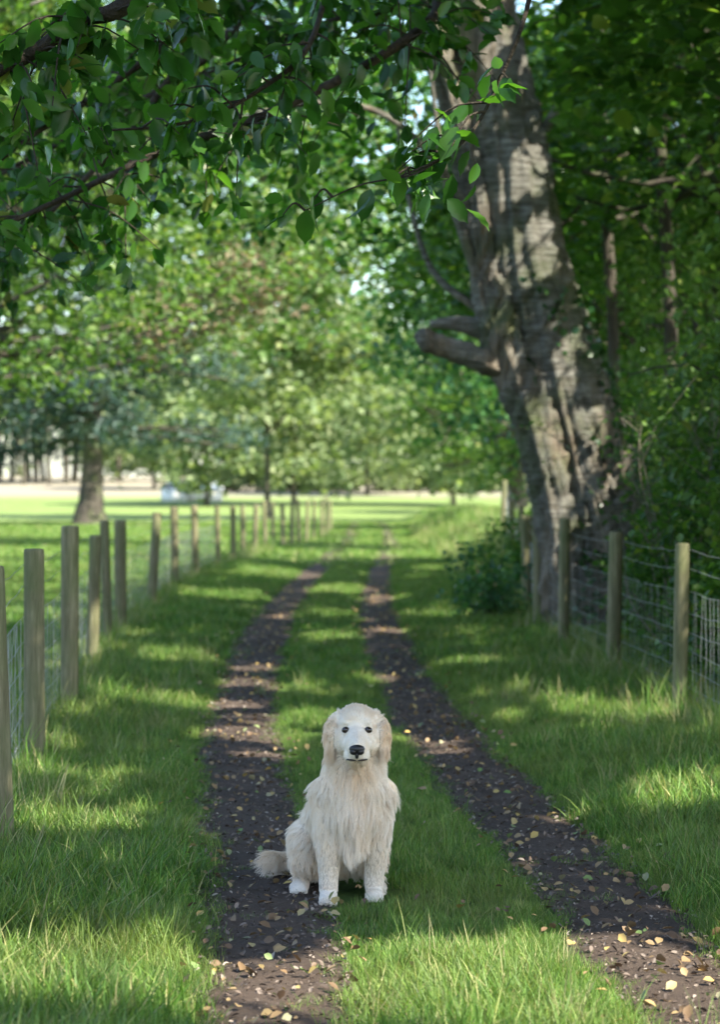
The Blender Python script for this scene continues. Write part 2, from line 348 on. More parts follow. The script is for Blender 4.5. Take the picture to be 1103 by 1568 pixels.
for q, r in [((.33, 9, 2.45), .32), ((1.78, 24.5, 4.9), .25), ((1.85, 24.5, 4.2), .2), ((1.95, 24.5, 4.0), .16), ((2.5, 24.3, 2.4), .25), ((2.3, 24.4, 3.2), .12), ((1.2, 24.4, 5.9), .25), ((1.45, 24.5, 2.8), .12), ((2.2, 24.4, 1.6), .15), ((-.6, 11.5, 3.3), .3), ((-1.3, 9, 3.2), .15)]:
    a, b = gsh(np.array([q])); LIT.append((a[0], b[0], r, r))  # trunk and leaf spots also cleared of foliage towards the sun
def shade_filter(P):
    a, b = gsh(P); keep = np.ones(len(P), bool)
    wob = .5*(fbm(a*4, b*4, 77)-.5)*2
    for (x, y, rx, ry) in LIT: keep &= ((a-x)/(rx+.05))**2+((b-y)/(ry+.05))**2 > 1+wob
    inpath = (a > -3.2) & (a < 2.4) & (b > 10)
    keep &= ~(inpath & (fbm(a*2.2, b*1.1, 91) > .66))
    keep &= ~((a < -3.2) & (b > 26) & (rng.uniform(size=len(P)) < .6))
    return keep
def clear_view(P):
    return ~((P[:, 1] < 25) & (P[:, 2] < 1.6+.21*P[:, 1]) & (P[:, 0] < .082*P[:, 1]) & (P[:, 0] > -.16*P[:, 1]))
def clusters_to_leaves(C, per, cs, flat=.5):
    n = len(C); return np.repeat(C, per, 0)+rng.normal(size=(n*per, 3))*np.array([cs, cs, cs*flat])
def tree(name, base, h, r, C, per, cs, leaf, mat, barkm=M_bark, filt=None, tpl=T_MID, limbs=30, lean=(0, 0), sub=True, **kw):
    e = empty(name, base); b = np.array(base, float); a = Acc()
    tp = spline([(0, 0, -.1), (lean[0]*.3, lean[1]*.3, h*.3), (lean[0]*.6+.1, lean[1]*.6, h*.6), (lean[0], lean[1], h)], 14)
    tr = r*np.interp(np.linspace(0, 1, 14), [0, .07, .15, 1], [1.55, 1.12, 1, .25])
    a.tube(tp, tr, 12, .12, seed=len(name))
    if filt is not None: C = C[filt(C)]
    idx = rng.choice(len(C), min(limbs, len(C)), replace=False)
    for k in idx:
        c = C[k]-b; z0 = np.clip(c[2]*rng.uniform(.45, .85), h*.18, h*.95); f = z0/h
        s0 = np.array([np.interp(z0, tp[:, 2], tp[:, 0]), np.interp(z0, tp[:, 2], tp[:, 1]), z0])
        m1 = s0*.6+c*.4+np.array([0, 0, .12*np.linalg.norm(c-s0)])+rng.normal(size=3)*.15; m2 = s0*.25+c*.75+rng.normal(size=3)*.15
        q = spline([s0, m1, m2, c], 9); rr = r*(.38*(1-f)+.10)
        a.tube(q, np.linspace(rr, .012, 9), 6)
        if sub:
            for _ in range(3):
                k0 = rng.integers(3, 8); q2 = q[k0]+rng.normal(size=3)*.7; a.tube(spline([q[k0], (q[k0]+q2)/2+rng.normal(size=3)*.1, q2], 5), np.linspace(rr*.3, .006, 5), 4)
    a.obj("trunk_and_limbs", barkm, e)
    P = clusters_to_leaves(C, per, cs)
    if filt is not None: P = P[filt(P)]
    P = P[P[:, 2] > ground_z(P[:, 0], P[:, 1])+.05]
    leafobj("foliage", P-b, leaf*rng.uniform(.65, 1.2, len(P)), mat, e, tpl, **kw)
    return e
def ellC(c, r, n, shell=.45, zmin=None, s=3, thr=.40):
    d = rng.normal(size=(n*3, 3)); d /= np.linalg.norm(d, axis=1)[:, None]; q = rng.uniform(size=n*3)**shell
    P = d*q[:, None]*(0.8+.45*fbm(d[:, 0]*2+s, d[:, 1]*2+d[:, 2]*2, s))[:, None]*np.array(r)+np.array(c)
    if zmin is not None: P = P[P[:, 2] > zmin]
    f = fbm(P[:, 0]*.7+s, P[:, 1]*.5+P[:, 2]*.8, s) > thr
    return P[f][:n]
# --- woodland trees on the right with a mostly unseen canopy shaped to shade the lane
both = lambda P: shade_filter(P) & clear_view(P)
NCAN = 5000; N2 = 1300
gxs = np.concatenate([rng.uniform(-3.0, 3.2, NCAN), rng.uniform(-5.5, -2.6, N2)]); gys = np.concatenate([4+46*rng.uniform(size=NCAN)**1.1, rng.uniform(6, 26, N2)]); hh = np.concatenate([rng.uniform(4.6, 9, NCAN), rng.uniform(6, 10, N2)])  # clusters set along sun rays from ground spots; second set shades near branches
CC = np.stack([gxs+S[0]/S[2]*hh, gys+S[1]/S[2]*hh, hh], -1)
bases = [(9, -1.5), (8.6, 9.5), (8.6, 17.5), (6.9, 25), (7.5, 33), (7, 43)]
own = np.argmin(np.abs(CC[:, 1:2]-np.array([b[1] for b in bases])[None, :]), 1)
for k, b in enumerate(bases):
    tree("beech_tree", (b[0], b[1], .2), 10, .24, CC[own == k], 24, .33, .20, M_leaf, filt=both, limbs=22, lean=(-.8, 0), up=1.2)
# --- woodland edge behind right fence
def wall(n, y0, y1, zmax=9, x0=2.9, x1=6.0):
    y = rng.uniform(y0, y1, n); x = x0+(x1-x0)*rng.uniform(size=n)**1.3+.02*(y-16); z = .3+zmax*rng.uniform(size=n)
    return np.stack([x, y, z], -1)
def wfilt(P):
    tr = (P[:, 1] < 26) & (P[:, 0]/P[:, 1] < np.interp(P[:, 2], [0, 2.3, 4, 7], [.108, .104, .088, .070]))
    return shade_filter(P) & ~tr
for k, (bx, by) in enumerate([(4.4, 19), (4.2, 27), (5.2, 35), (5.0, 45)]):
    C = wall(640, by-4, by+6, 9); tree("hazel_tree" if k % 2 else "sycamore_tree", (bx, by, .2), 9, .11, C, 22, .26, .12, M_leafL if k < 2 else M_leaf, filt=wfilt, limbs=34)
for k, (bx, by) in enumerate([(3.05, 30), (3.9, 31), (5.1, 41), (3.35, 26.8)]):
    a = Acc(); a.tube(spline([(0, 0, 0), (.1, 0, 3), (-.05, 0, 6), (.1, 0, 10)], 16), np.linspace(.09, .05, 16), 8, .1); a.obj("birch_trunk", M_bark).location = (bx, by, .2)
# --- dense lane-side trees further down on the right
for k, (bx, by, rx, n, mt) in enumerate([(4.6, 48, 4.2, 520, M_leafB), (4.8, 60, 4.8, 520, M_leafB), (5.6, 74, 5.2, 460, M_leafL), (5.8, 90, 4.8, 420, M_leafL), (7.5, 112, 6, 380, M_far)]):
    C = ellC((bx-.5, by, 7.4), (rx, 5, 6.2), n, .5, 1.8, k+3)
    tree("horse_chestnut_tree", (bx, by, 0.2), 12, .3, C, 28, .38, .21 if by < 70 else .3, mt, filt=shade_filter, limbs=24)
# --- lime trees whose crowns hang over the meadow on the left
C = ellC((-5.8, 37, 8.4), (6.3, 6, 6.6), 1500, .55, 2.4, 12, .38)
C = C[(C[:, 2] > 2.4+.9*fbm(C[:, 0]*.8, C[:, 1]*.3, 5)+.42*np.clip(C[:, 0]+4.8, 0, 9))]
tree("lime_tree", (-8.6, 38, 0), 13, .4, C, 26, .3, .14, M_leafL, limbs=70)
C = ellC((-4.6, 62, 12), (7.5, 5, 8.2), 700, .55, 4.8, 15, .38); tree("lime_tree", (-11.5, 64, 0), 18, .45, C, 26, .42, .25, M_leafL, limbs=40)
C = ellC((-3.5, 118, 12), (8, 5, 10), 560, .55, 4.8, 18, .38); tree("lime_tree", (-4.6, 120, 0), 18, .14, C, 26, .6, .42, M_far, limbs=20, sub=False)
# far trees and hedge closing the lane
for k, (bx, by, hh_, rr_) in enumerate([(-9.5, 150, 12, 4.2), (-4.2, 153, 15, 4.8), (.5, 175, 15, 4.5), (5.8, 150, 13, 4.6), (10, 132, 13, 5), (-16.2, 190, 11, 4.2)]):
    z0 = float(ground_z(bx, by)); C = ellC((bx, by, z0+hh_*.5), (rr_, 4, hh_*.5), 240, .55, z0+.8, 40+k, .38)
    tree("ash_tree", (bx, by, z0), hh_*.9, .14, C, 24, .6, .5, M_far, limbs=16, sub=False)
hx_ = rng.uniform(-13, 14, 800); hy_ = rng.uniform(183, 186, 800); hz_ = ground_z(hx_, hy_)+rng.uniform(.2, 2.0, 800)*(.6+.7*fbm(hx_*.5, hx_*0, 3))
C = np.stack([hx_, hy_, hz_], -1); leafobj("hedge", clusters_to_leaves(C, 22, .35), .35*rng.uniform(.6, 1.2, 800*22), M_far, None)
# larch boughs crossing the lane
e = empty("larch_tree", (-9.8, 48, 0)); a = Acc(); P = []
a.tube(spline([(0, 0, 0), (.1, 0, 6), (0, 0, 14)], 12), np.linspace(.34, .1, 12), 10, .1)
for k in range(8):
    z0 = rng.uniform(3.4, 4.6); tip = np.array([rng.uniform(7.2, 8.8), rng.uniform(-2.0, 1.5), rng.uniform(4.8, 6.8)])
    q = spline([(0, 0, z0), (3, tip[1]*.3, z0-.1), (5.6, tip[1]*.7, z0*.75+tip[2]*.25), tip], 16); a.tube(q, np.linspace(.06, .012, 16), 6)
    for j in range(22):
        i0 = rng.integers(10, 16); c = q[i0]+rng.normal(size=3)*np.array([.28, .3, .2]); P.append(c+rng.normal(size=(16, 3))*np.array([.18, .2, .12]))
a.obj("trunk_and_boughs", M_bark, e); P = np.vstack(P); leafobj("needles", P, .2*rng.uniform(.6, 1.2, len(P)), M_pineb, e, T_NEED, droop=.5)
# --- pine in the meadow
e = empty("pine_tree", (-11.4, 102, 0)); a = Acc()
a.tube(spline([(0, 0, -.1), (0, 0, .5), (.05, 0, 1.5), (.15, 0, 5), (0, 0, 16)], 26), np.interp(np.linspace(0, 1, 26), [0, .04, .12, .3, 1], [1.35, 1.0, .75, .62, .2]), 18, .16)
P = []
for k in range(115):
    z0 = rng.uniform(3.7, 15); an = rng.uniform(0, 6.28); ln = rng.uniform(3.5, 8)*(1-.35*(z0/15)); tip = np.array([math.cos(an)*ln, math.sin(an)*ln, z0+rng.uniform(-1, .4)])
    q = spline([(0, 0, z0), tip*np.array([.5, .5, 1])+np.array([0, 0, .4]), tip], 9); a.tube(q, np.linspace(.13, .03, 9), 5)
    for j in range(9):
        c = q[rng.integers(3, 9)]+rng.normal(size=3)*np.array([.5, .5, .25]); P.append(c+rng.normal(size=(28, 3))*np.array([.5, .5, .22]))
a.obj("trunk_and_limbs", M_bark, e); P = np.vstack(P); leafobj("needles", P, .38*rng.uniform(.6, 1.2, len(P)), M_pine, e, T_NEED, droop=.4)
# --- distant tree line
a = Acc(); P = []
for k in range(90):
    x = rng.uniform(-75, 60); y = rng.uniform(205, 300)
    if -31 < x < -23 and y < 262: continue
    h = rng.uniform(9, 17); z0 = float(ground_z(x, y)); a.tube(spline([(x, y, z0-.2), (x+.2, y, z0+h*.5), (x, y, z0+h)], 6), [.22, .2, .18, .15, .12, .1], 6)
    C = ellC((x, y, z0+h*.52), (h*.34, h*.3, h*.52), 34, .6, z0+.4, k); P.append(clusters_to_leaves(C, 22, .8))
for k in range(16):
    x = rng.uniform(-33, -22.5); y = rng.uniform(205, 222); z0 = float(ground_z(x, y)); a.tube(spline([(x, y, z0-.2), (x+rng.normal()*.3, y, z0+5), (x+rng.normal()*.6, y, z0+11)], 8), np.linspace(.24, .12, 8), 6)
    C = ellC((x, y, z0+9), (2.6, 2, 3), 22, .6, z0+5, k); P.append(clusters_to_leaves(C, 20, .6))
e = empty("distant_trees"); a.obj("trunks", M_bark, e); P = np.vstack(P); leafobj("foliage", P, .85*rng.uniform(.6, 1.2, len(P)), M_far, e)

# ------------------------------------------------------------ leaning cherry tree
e = empty("cherry_tree", (2.6, 25, 0)); a = Acc(); D = np.array([2.6, 25, 0])
st = spline([(2.75, 25, -.1), (2.66, 25, .5), (2.52, 25, 1.2), (2.30, 25, 1.9), (2.06, 25, 2.6), (1.87, 25, 3.3), (1.70, 25, 4.0), (1.58, 25, 4.8), (1.42, 25, 5.6), (1.24, 25, 6.5), (1.0, 24.8, 8), (.7, 24.6, 10)], 260)-D
zr = np.interp(st[:, 2], [-.1, .3, .8, 1.8, 2.6, 3.2, 3.8, 5, 6.5, 8, 10], [.80, .60, .52, .47, .47, .46, .41, .38, .36, .3, .15])
a.tube(st, zr, 110, .10, seed=2, fine=.06, ridge=np.interp(st[:, 2], [0, 2.2, 3.5, 10], [.045, .03, .012, .006]))
ls = spline([(2.25, 24.85, .2), (2.06, 24.8, 1.3), (1.84, 24.75, 2.1), (1.58, 24.75, 2.8), (1.36, 24.8, 3.5), (1.24, 24.85, 4.3), (1.08, 24.9, 5.1), (.85, 24.9, 5.9), (.6, 24.9, 6.7), (.3, 24.8, 7.8)], 200)-D
a.tube(ls, np.interp(ls[:, 2], [.2, 1.5, 2.6, 3.2, 3.7, 5, 6.5, 8], [.34, .26, .24, .24, .17, .15, .15, .1]), 64, .25, seed=5, fine=.05, ridge=.022)
a.tube(spline([(1.55, 24.8, 2.78), (1.25, 24.65, 2.82), (.95, 24.6, 2.92), (.70, 24.55, 3.0), (.63, 24.55, 3.12)], 40)-D, np.interp(np.linspace(0, 1, 40), [0, .3, .8, 1], [.2, .12, .10, .07]), 30, .3, seed=7, fine=.02, ridge=.012)
a.tube(spline([(1.4, 24.8, 3.1), (1.05, 24.8, 3.2), (.72, 24.8, 3.2)], 14)-D, np.linspace(.13, .04, 14), 12, .3, seed=9)
for q, r0 in [([(1.4, 24.8, 3.2), (1.05, 24.7, 4.1), (.85, 24.7, 4.8), (.7, 24.6, 5.9)], .07), ([(1.2, 25.2, 3.4), (.75, 25.3, 3.8), (.5, 25.3, 4.6), (.35, 25.2, 5.6)], .045), ([(1.15, 24.8, 4.3), (.6, 24.4, 5.0), (0, 24, 5.3), (-.9, 23.6, 5.2), (-1.9, 23.2, 4.7)], .05),
              ([(1.9, 24.9, 5.2), (2.3, 24.6, 5.9), (2.7, 24.4, 7)], .06), ([(.6, 24.9, 6.6), (-.5, 24, 7), (-1.8, 23, 6.6), (-3, 22, 5.9)], .09)]:
    q = spline(q, 16); a.tube(q-D, np.linspace(r0, .015, 16), 8, .15)
a.obj("trunk", M_cherry, e)
C = np.vstack([ellC((-.6, 23.8, 6.9), (2.6, 2.0, 1.2), 90, .6, 5.3, 4), ellC((0.2, 30, 6.2), (2.2, 2.5, 2.0), 190, .6, 3.8, 9), ellC((-1.0, 27, 5.8), (2.6, 2.0, 1.7), 190, .6, 4.1, 5)])
P = clusters_to_leaves(C, 24, .24); P = P[shade_filter(P) & ((P[:, 0] < .9) | (P[:, 1] > 25.8))]
leafobj("foliage", P-D, .13*rng.uniform(.7, 1.2, len(P)), M_leafN, e, droop=.6)
P = []
for k in range(2600):
    i = int(rng.integers(4, 128)) if k > 1100 else int(rng.integers(4, 60)); an = rng.uniform(0, 6.28); pt = st[i]+D; r = zr[i]*1.08+.05
    q = pt+np.array([math.cos(an)*r, math.sin(an)*r, rng.normal()*.05])
    if fbm(np.array([an*1.5]), np.array([q[2]*1.6]), 31)[0] > .50: P.append(q)
P = np.array(P); leafobj("ivy", P-D, .09*rng.uniform(.6, 1.2, len(P)), M_ivy, e, up=.1, aspect=1.3)

# ------------------------------------------------------------ near overhanging branches
def leafy(a, LP, LT, pts, r0, r1, n, ntw, twl, dens, dr=.5):
    q = spline(pts, n); a.tube(q, np.linspace(r0, r1, n), 8, .1)
    for k in range(ntw):
        i = rng.integers(int(n*.12), n); d = rng.normal(size=3)*np.array([1, .8, .45]); d[2] -= dr*.5; d /= np.linalg.norm(d); L = twl*rng.uniform(.4, 1)
        tw = spline([q[i], q[i]+d*L*.5+np.array([0, 0, .03]), q[i]+d*L+np.array([0, 0, -.12*L])], 8); a.tube(tw, np.linspace(.006, .002, 8), 5, cap=False)
        for j in range(dens):
            f = rng.uniform(.25, 1)*7; i0 = min(int(f), 6); p0 = tw[i0]+(tw[i0+1]-tw[i0])*(f-i0)
            dd = d*.6+rng.normal(size=3)*.45; dd[2] -= dr*1.1; dd /= np.linalg.norm(dd); LP.append(p0+dd*.075); LT.append(dd)
e = empty("cherry_branch", (0, 0, 0)); a = Acc(); LP = []; LT = []
leafy(a, LP, LT, [(.6, 24.6, 6.4), (.5, 18, 5.2), (.4, 13, 4.05), (.05, 12.2, 3.65), (-.49, 12, 3.35), (-.98, 11.8, 3.14), (-1.46, 11.6, 2.88), (-1.9, 11.4, 2.65)], .035, .010, 60, 80, .55, 8)
leafy(a, LP, LT, [(-.2, 10, 4.3), (-.8, 9, 3.36), (-1.05, 9, 3.24), (-1.34, 9, 3.06), (-1.9, 9, 2.9)], .04, .02, 30, 40, .45, 8)
leafy(a, LP, LT, [(.8, 12, 4.5), (.66, 9.3, 3.45), (.51, 9, 3.0), (.36, 8.9, 2.76), (.12, 8.9, 2.64)], .012, .003, 30, 8, .3, 6)
leafy(a, LP, LT, [(-.1, 12, 4.3), (-.2, 10.4, 3.45), (-.4, 10.2, 3.2), (-.7, 10, 3.02), (-1.1, 9.8, 2.95)], .016, .004, 30, 26, .4, 8)
leafy(a, LP, LT, [(-.5, 14, 5), (-.9, 13.2, 4.1), (-1.3, 13, 3.7), (-1.9, 13, 3.3), (-2.4, 13, 2.8)], .03, .008, 30, 60, .5, 9)
leafy(a, LP, LT, [(.6, 15, 5.2), (.3, 14, 4.35), (-.2, 14, 4.2), (-.9, 14, 3.9)], .025, .008, 30, 40, .5, 8)
leafy(a, LP, LT, [(-1.0, 16, 4.6), (-1.5, 16, 3.9), (-2.2, 16, 3.2), (-2.7, 16, 2.9)], .03, .008, 30, 60, .6, 8)
leafy(a, LP, LT, [(-.6, 20, 6), (-1.2, 19, 4.9), (-2.2, 18.5, 4.2), (-3.2, 18, 3.6)], .05, .01, 30, 100, .8, 10)
for q in [(.40, 8.9, 2.58), (.36, 8.85, 2.52), (.44, 8.9, 2.50), (.33, 8.9, 2.60), (.20, 8.9, 2.55), (.24, 8.95, 2.54), (.02, 8.95, 2.55), (.0, 8.9, 2.53), (-.20, 8.8, 2.45), (-.17, 8.8, 2.5), (.12, 8.9, 2.58), (.47, 9.0, 3.05), (.50, 9.0, 2.98), (.30, 8.9, 2.72), (.38, 8.9, 2.70), (.42, 8.9, 2.66)]:
    LP.append(np.array(q)); LT.append(np.array([rng.normal()*.25, 0, -1]))
leafy(a, LP, LT, [(.36, 8.9, 2.76), (.2, 8.9, 2.66), (0, 8.9, 2.62), (-.2, 8.85, 2.52)], .005, .002, 12, 3, .1, 3)
LP = np.array(LP); LT = np.array(LT)
a.obj("boughs", M_twig, e); leafobj("leaves", LP, .135*rng.uniform(.6, 1.1, len(LP)), M_leafN, e, T_HI, tdir=LT, tj=.2, up=-.4, aspect=1.0)

# ------------------------------------------------------------ shrubs
def bush(name, c, r, n, per, leaf, mat, twigs=25, barkm=M_twig, filt=None):
    e = empty(name, (c[0], c[1], 0)); b = np.array([c[0], c[1], 0.]); a = Acc(); C = ellC(c, r, n, .5, .05, int(abs(c[0]*10)))
    for k in range(twigs):
        q = C[rng.integers(len(C))]-b; a.tube(spline([(rng.normal()*.15, rng.normal()*.15, 0), q*.5+rng.normal(size=3)*.05, q], 7), np.linspace(.010, .003, 7), 5)
    P = clusters_to_leaves(C, per, .12)
    if filt is not None: P = P[filt(P)]
    P = P[P[:, 2] > .04]
    a.obj("stems", barkm, e); leafobj("leaves", P-b, leaf*rng.uniform(.6, 1.2, len(P)), mat, e)
bush("bramble_bush", (1.45, 27, .35), (.45, .9, .5), 90, 22, .075, M_leafB, filt=shade_filter)
bush("bramble_bush", (2.5, 34, .5), (.9, 3, .7), 140, 22, .09, M_leaf, filt=shade_filter)
bush("ivy_undergrowth", (3.1, 19, .6), (.75, 5, 1.3), 800, 22, .08, M_leaf)
bush("ivy_undergrowth", (3.3, 20, 1.6), (.8, 5, 1.4), 700, 22, .09, M_leafL)
bush("ivy_undergrowth", (3.3, 28, .8), (1.2, 5, 1.5), 520, 22, .09, M_ivy)
e = empty("hawthorn_shrub", (2.75, 19.6, .1)); a = Acc(); LP = []
for k in range(18):
    d = np.array([rng.normal()*.35-.1, rng.normal()*.3, 1.]); L = rng.uniform(1.2, 2.5); s0 = np.array([rng.normal()*.12, rng.normal()*.3, 0]); q = spline([s0, s0+d*L*.4+rng.normal(size=3)*.06, s0+d*L*.75+rng.normal(size=3)*.1, s0+d*L], 12); a.tube(q, np.linspace(.009, .003, 12), 5, cap=False)
    for j in range(12):
        i = rng.integers(3, 11); d2 = rng.normal(size=3)*.22+np.array([0, 0, .15]); a.tube(spline([q[i], q[i]+d2*.5, q[i]+d2], 4), np.linspace(.004, .0018, 4), 4, cap=False)
        for _ in range(3): LP.append(q[i]+d2*rng.uniform(.3, 1)+rng.normal(size=3)*.02)
a.obj("stems", M_dtwig, e); LP = np.array(LP); leafobj("leaves", LP, .055*rng.uniform(.6, 1.3, len(LP)), M_leaf, e)

# ------------------------------------------------------------ fences
def fence(pts, netdir, seed, hgt=1.2):
    e = empty("wire_fence"); r = np.random.default_rng(seed); tops = []
    for k, (x, y) in enumerate(pts):
        h = hgt*r.uniform(.94, 1.06); z0 = float(ground_z(x, y)); lx, ly = r.normal()*.022, r.normal()*.022; rad = .055*r.uniform(.82, 1.18)
        zs = np.array([-.1, .02, .1, .3, .5, .7, .9, h-.02, h-.004, h]); P = np.stack([lx*zs, ly*zs, zs], -1); R = rad*np.array([1.04, 1.03, 1, 1, .99, .99, .98, .98, .93, .82])
        a = Acc(); a.tube(P, R, 16, .05, cap=False, seed=k)
        V = a.V[0]; n = len(V); c = np.arange(n-16, n)
        cc = np.vstack([V, [lx*h, ly*h, h+.002]]); tri = np.array([[c[i], c[(i+1) % 16], n] for i in range(16)])
        o = mk("post", cc, [a.F[0], tri], M_post, e, True); o.location = (x, y, z0); o.rotation_euler[2] = r.uniform(0, 6)
        tops.append((x, y, z0))
    a = Acc()
    for k in range(len(tops)-1):
        p, q = np.array(tops[k]), np.array(tops[k+1]); off = np.array([netdir*.065, 0, 0]); near = p[1] < 46; L = np.linalg.norm(q-p)
        rw = .0018 if p[1] < 26 else .0028
        for zz, sag in [(.06, 0), (.18, .005), (.30, .005), (.42, .008), (.55, .008), (.68, .01), (.82, .012), (.98, .03), (1.10, .025)]:
            if not near and zz < .8: continue
            tt = np.linspace(0, 1, 9); P = p+(q-p)*tt[:, None]+off+np.array([0, 0, zz]); P[:, 2] -= sag*4*tt*(1-tt)+r.normal(size=9)*.004; a.tube(P, np.full(9, rw), 4, cap=False)
        if near:
            nv = int(L/.15)
            for j in range(1, nv):
                b = p+(q-p)*j/nv+off; a.tube(np.array([b+[0, 0, .05], b+[r.normal()*.006, 0, .45], b+[r.normal()*.006, 0, .815]]), np.full(3, rw*.75), 3, cap=False)
    a.obj("wire_netting", M_wire, e)
LP_ = [(-1.25, 7.2), (-1.46, 9.8), (-1.74, 12.9), (-1.88, 15.6), (-2.2, 19.8), (-2.37, 22.7), (-2.5, 25.2), (-2.6, 30), (-2.74, 35.8), (-2.76, 40.6), (-2.7, 46), (-2.6, 49.6), (-2.55, 52.9), (-2.44, 56), (-2.3, 59), (-2.2, 61), (-2.0, 63), (-1.85, 65.3), (-1.7, 67.7), (-1.55, 70), (-1.4, 73), (-1.2, 76), (-1.1, 80), (-1.05, 86)]
RP_ = [(2.3, 10.5), (2.22, 13.3), (2.13, 16.1), (2.0, 19.1), (1.87, 22.2), (1.86, 25.2), (1.98, 28.4), (2.17, 31.7), (2.5, 38), (2.85, 45), (3.2, 54)]
fence(LP_, -1, 3); fence(RP_, 1, 8, 1.18)

# ------------------------------------------------------------ pale farm building far away
def flat(name, col, r=.8):
    m, t, out = newmat(name); n1 = noise(t, 2, 4, objco(t)); princ(t, out, ramp(t, [(.3, tuple(c*.88 for c in col)), (.7, col)], n1), r); return m
bz = float(ground_z(-11.6, 162)); e = empty("farm_building", (-11.3, 162, bz)); e.rotation_euler[2] = .5
def box(x0, x1, y0, y1, z0, z1):
    V = np.array([[x, y, z] for z in (z0, z1) for y in (y0, y1) for x in (x0, x1)]); return V, np.array([[0, 1, 3, 2], [4, 6, 7, 5], [0, 4, 5, 1], [1, 5, 7, 3], [3, 7, 6, 2], [2, 6, 4, 0]])
a = Acc(); a.add(*box(-1.7, 1.7, -1.2, 1.2, -.2, .85)); a.obj("walls", flat("render_wall", (.80, .78, .74)), e, False)
a = Acc(); a.add(np.array([[-1.8, -1.35, .8], [1.8, -1.35, .8], [1.8, 0, 1.25], [-1.8, 0, 1.25], [1.8, 1.35, .8], [-1.8, 1.35, .8]]), np.array([[0, 1, 2, 3], [3, 2, 4, 5]])); a.obj("roof", flat("sheet_roof", (.74, .74, .74), .5), e, False)
a = Acc(); a.add(*box(-.9, -.4, -1.22, -1.1, .0, .7)); a.obj("door", flat("pale_door", (.45, .45, .43)), e, False)

# ------------------------------------------------------------ litter on the tracks
n = 2600; y = 5.5+34*rng.uniform(size=n)**1.7; sg_ = np.sign(rng.uniform(-1, 1, n)); x = pc(y)+sg_*HS+rng.normal(size=n)*.17
x = np.where(rng.uniform(size=n) < .15, rng.uniform(-2, 2.4, n), x)
onT = dtrack(x, y) < .2; P = np.stack([x, y, np.where(onT, .042, .05+.03*rng.uniform(size=n))+ground_z(x, y)], -1)
leafobj("fallen_leaves", P, rng.uniform(.015, .048, n), M_fall, None, up=1.2, aspect=1.0)
n = 20000; y = 5.5+24*rng.uniform(size=n)**1.5; sg_ = np.sign(rng.uniform(-1, 1, n)); x = pc(y)+sg_*HS+rng.uniform(-.25, .25, n)
P = np.stack([x, y, rng.uniform(.015, .036, n)], -1); leafobj("leaf_litter", P, .006+.026*rng.uniform(size=n)**2, M_chip, None, up=1.0, aspect=.7)

# ------------------------------------------------------------ golden retriever
dog = empty("golden_retriever_dog", (-.026, 8.72, .006))
def ell(c, r, rot=None):
    nu, nv = 20, 14; th = np.linspace(0, 2*np.pi, nu, endpoint=False); ph = np.linspace(0, np.pi, nv)
    V = np.stack([np.outer(np.sin(ph), np.cos(th)), np.outer(np.sin(ph), np.sin(th)), np.outer(np.cos(ph), np.ones(nu))], -1).reshape(-1, 3)*np.array(r)
    if rot is not None:
        R = np.array(Matrix.Rotation(rot[2], 3, 'Z') @ Matrix.Rotation(rot[1], 3, 'Y') @ Matrix.Rotation(rot[0], 3, 'X')); V = V @ R.T
    i = np.arange(nv-1)[:, None]*nu; j = np.arange(nu)[None, :]; j2 = (j+1) % nu
    return V+np.array(c), np.stack([i+j, i+nu+j, i+nu+j2, i+j2], -1).reshape(-1, 4)
da = Acc()
def E(c, r, rot=None): V, F = ell(c, r, rot); da.add(V, F)
def K(p0, p1, r0, r1, n=9):
    for k in range(n):
        f = k/(n-1); c = np.array(p0)*(1-f)+np.array(p1)*f; r = r0*(1-f)+r1*f; E(c, (r, r, r))
hx = .015
E((hx, .0, .643), (.074, .085, .076)); E((hx, -.042, .657), (.057, .050, .052)); E((hx, .03, .61), (.078, .07, .09))
for s_ in (-1, 1):
    E((hx+s_*.030, -.068, .662), (.024, .022, .016)); E((hx+s_*.044, -.035, .592), (.038, .048, .052)); E((hx+s_*.030, -.095, .586), (.027, .04, .031))
    E((hx+s_*.066, .005, .672), (.028, .032, .020), (0, s_*.7, 0))
    for zc, xc, yc, wd, hh in ((.652, .087, -.006, .028, .028), (.628, .097, -.018, .033, .036), (.600, .101, -.028, .032, .036), (.570, .098, -.034, .024, .030)):
        E((hx+s_*xc, yc, zc), (.0105, wd, hh), (0, s_*.06, -s_*.70))
    E((hx+s_*.022, -.140, .550), (.026, .045, .028), (0, 0, -s_*.12))
K((hx, -.07, .612), (hx, -.172, .570), .048, .034); E((hx, -.115, .531), (.030, .05, .021)); K((hx, -.09, .628), (hx, -.186, .587), .024, .020)
K((hx, .04, .59), (.005, .045, .51), .088, .102); K((.005, .045, .50), (0, .055, .40), .106, .122); E((0, .035, .415), (.130, .10, .10)); E((0, .03, .36), (.114, .10, .12)); E((0, .01, .37), (.086, .08, .13)); E((0, .02, .26), (.056, .06, .11))
K((0, .07, .38), (-.035, .24, .27), .115, .14); K((-.035, .24, .27), (-.07, .44, .17), .14, .145); E((-.06, .4, .14), (.14, .17, .12))
for s_, px, py in ((-1, -.088, -.03), (1, .078, .045)):
    K((s_*.082, .05, .40), (s_*.086, .04+py*.4, .25), .066, .050); K((s_*.086, .04+py*.4, .25), (px, py+.03, .09), .050, .034); K((px, py+.03, .09), (px, py+.01, .04), .034, .032)
    E((px, py-.016, .027), (.034, .046, .025))
    for q in (-.024, -.008, .008, .024): E((px+q, py-.048+abs(q)*.45, .018), (.0095, .019, .015))
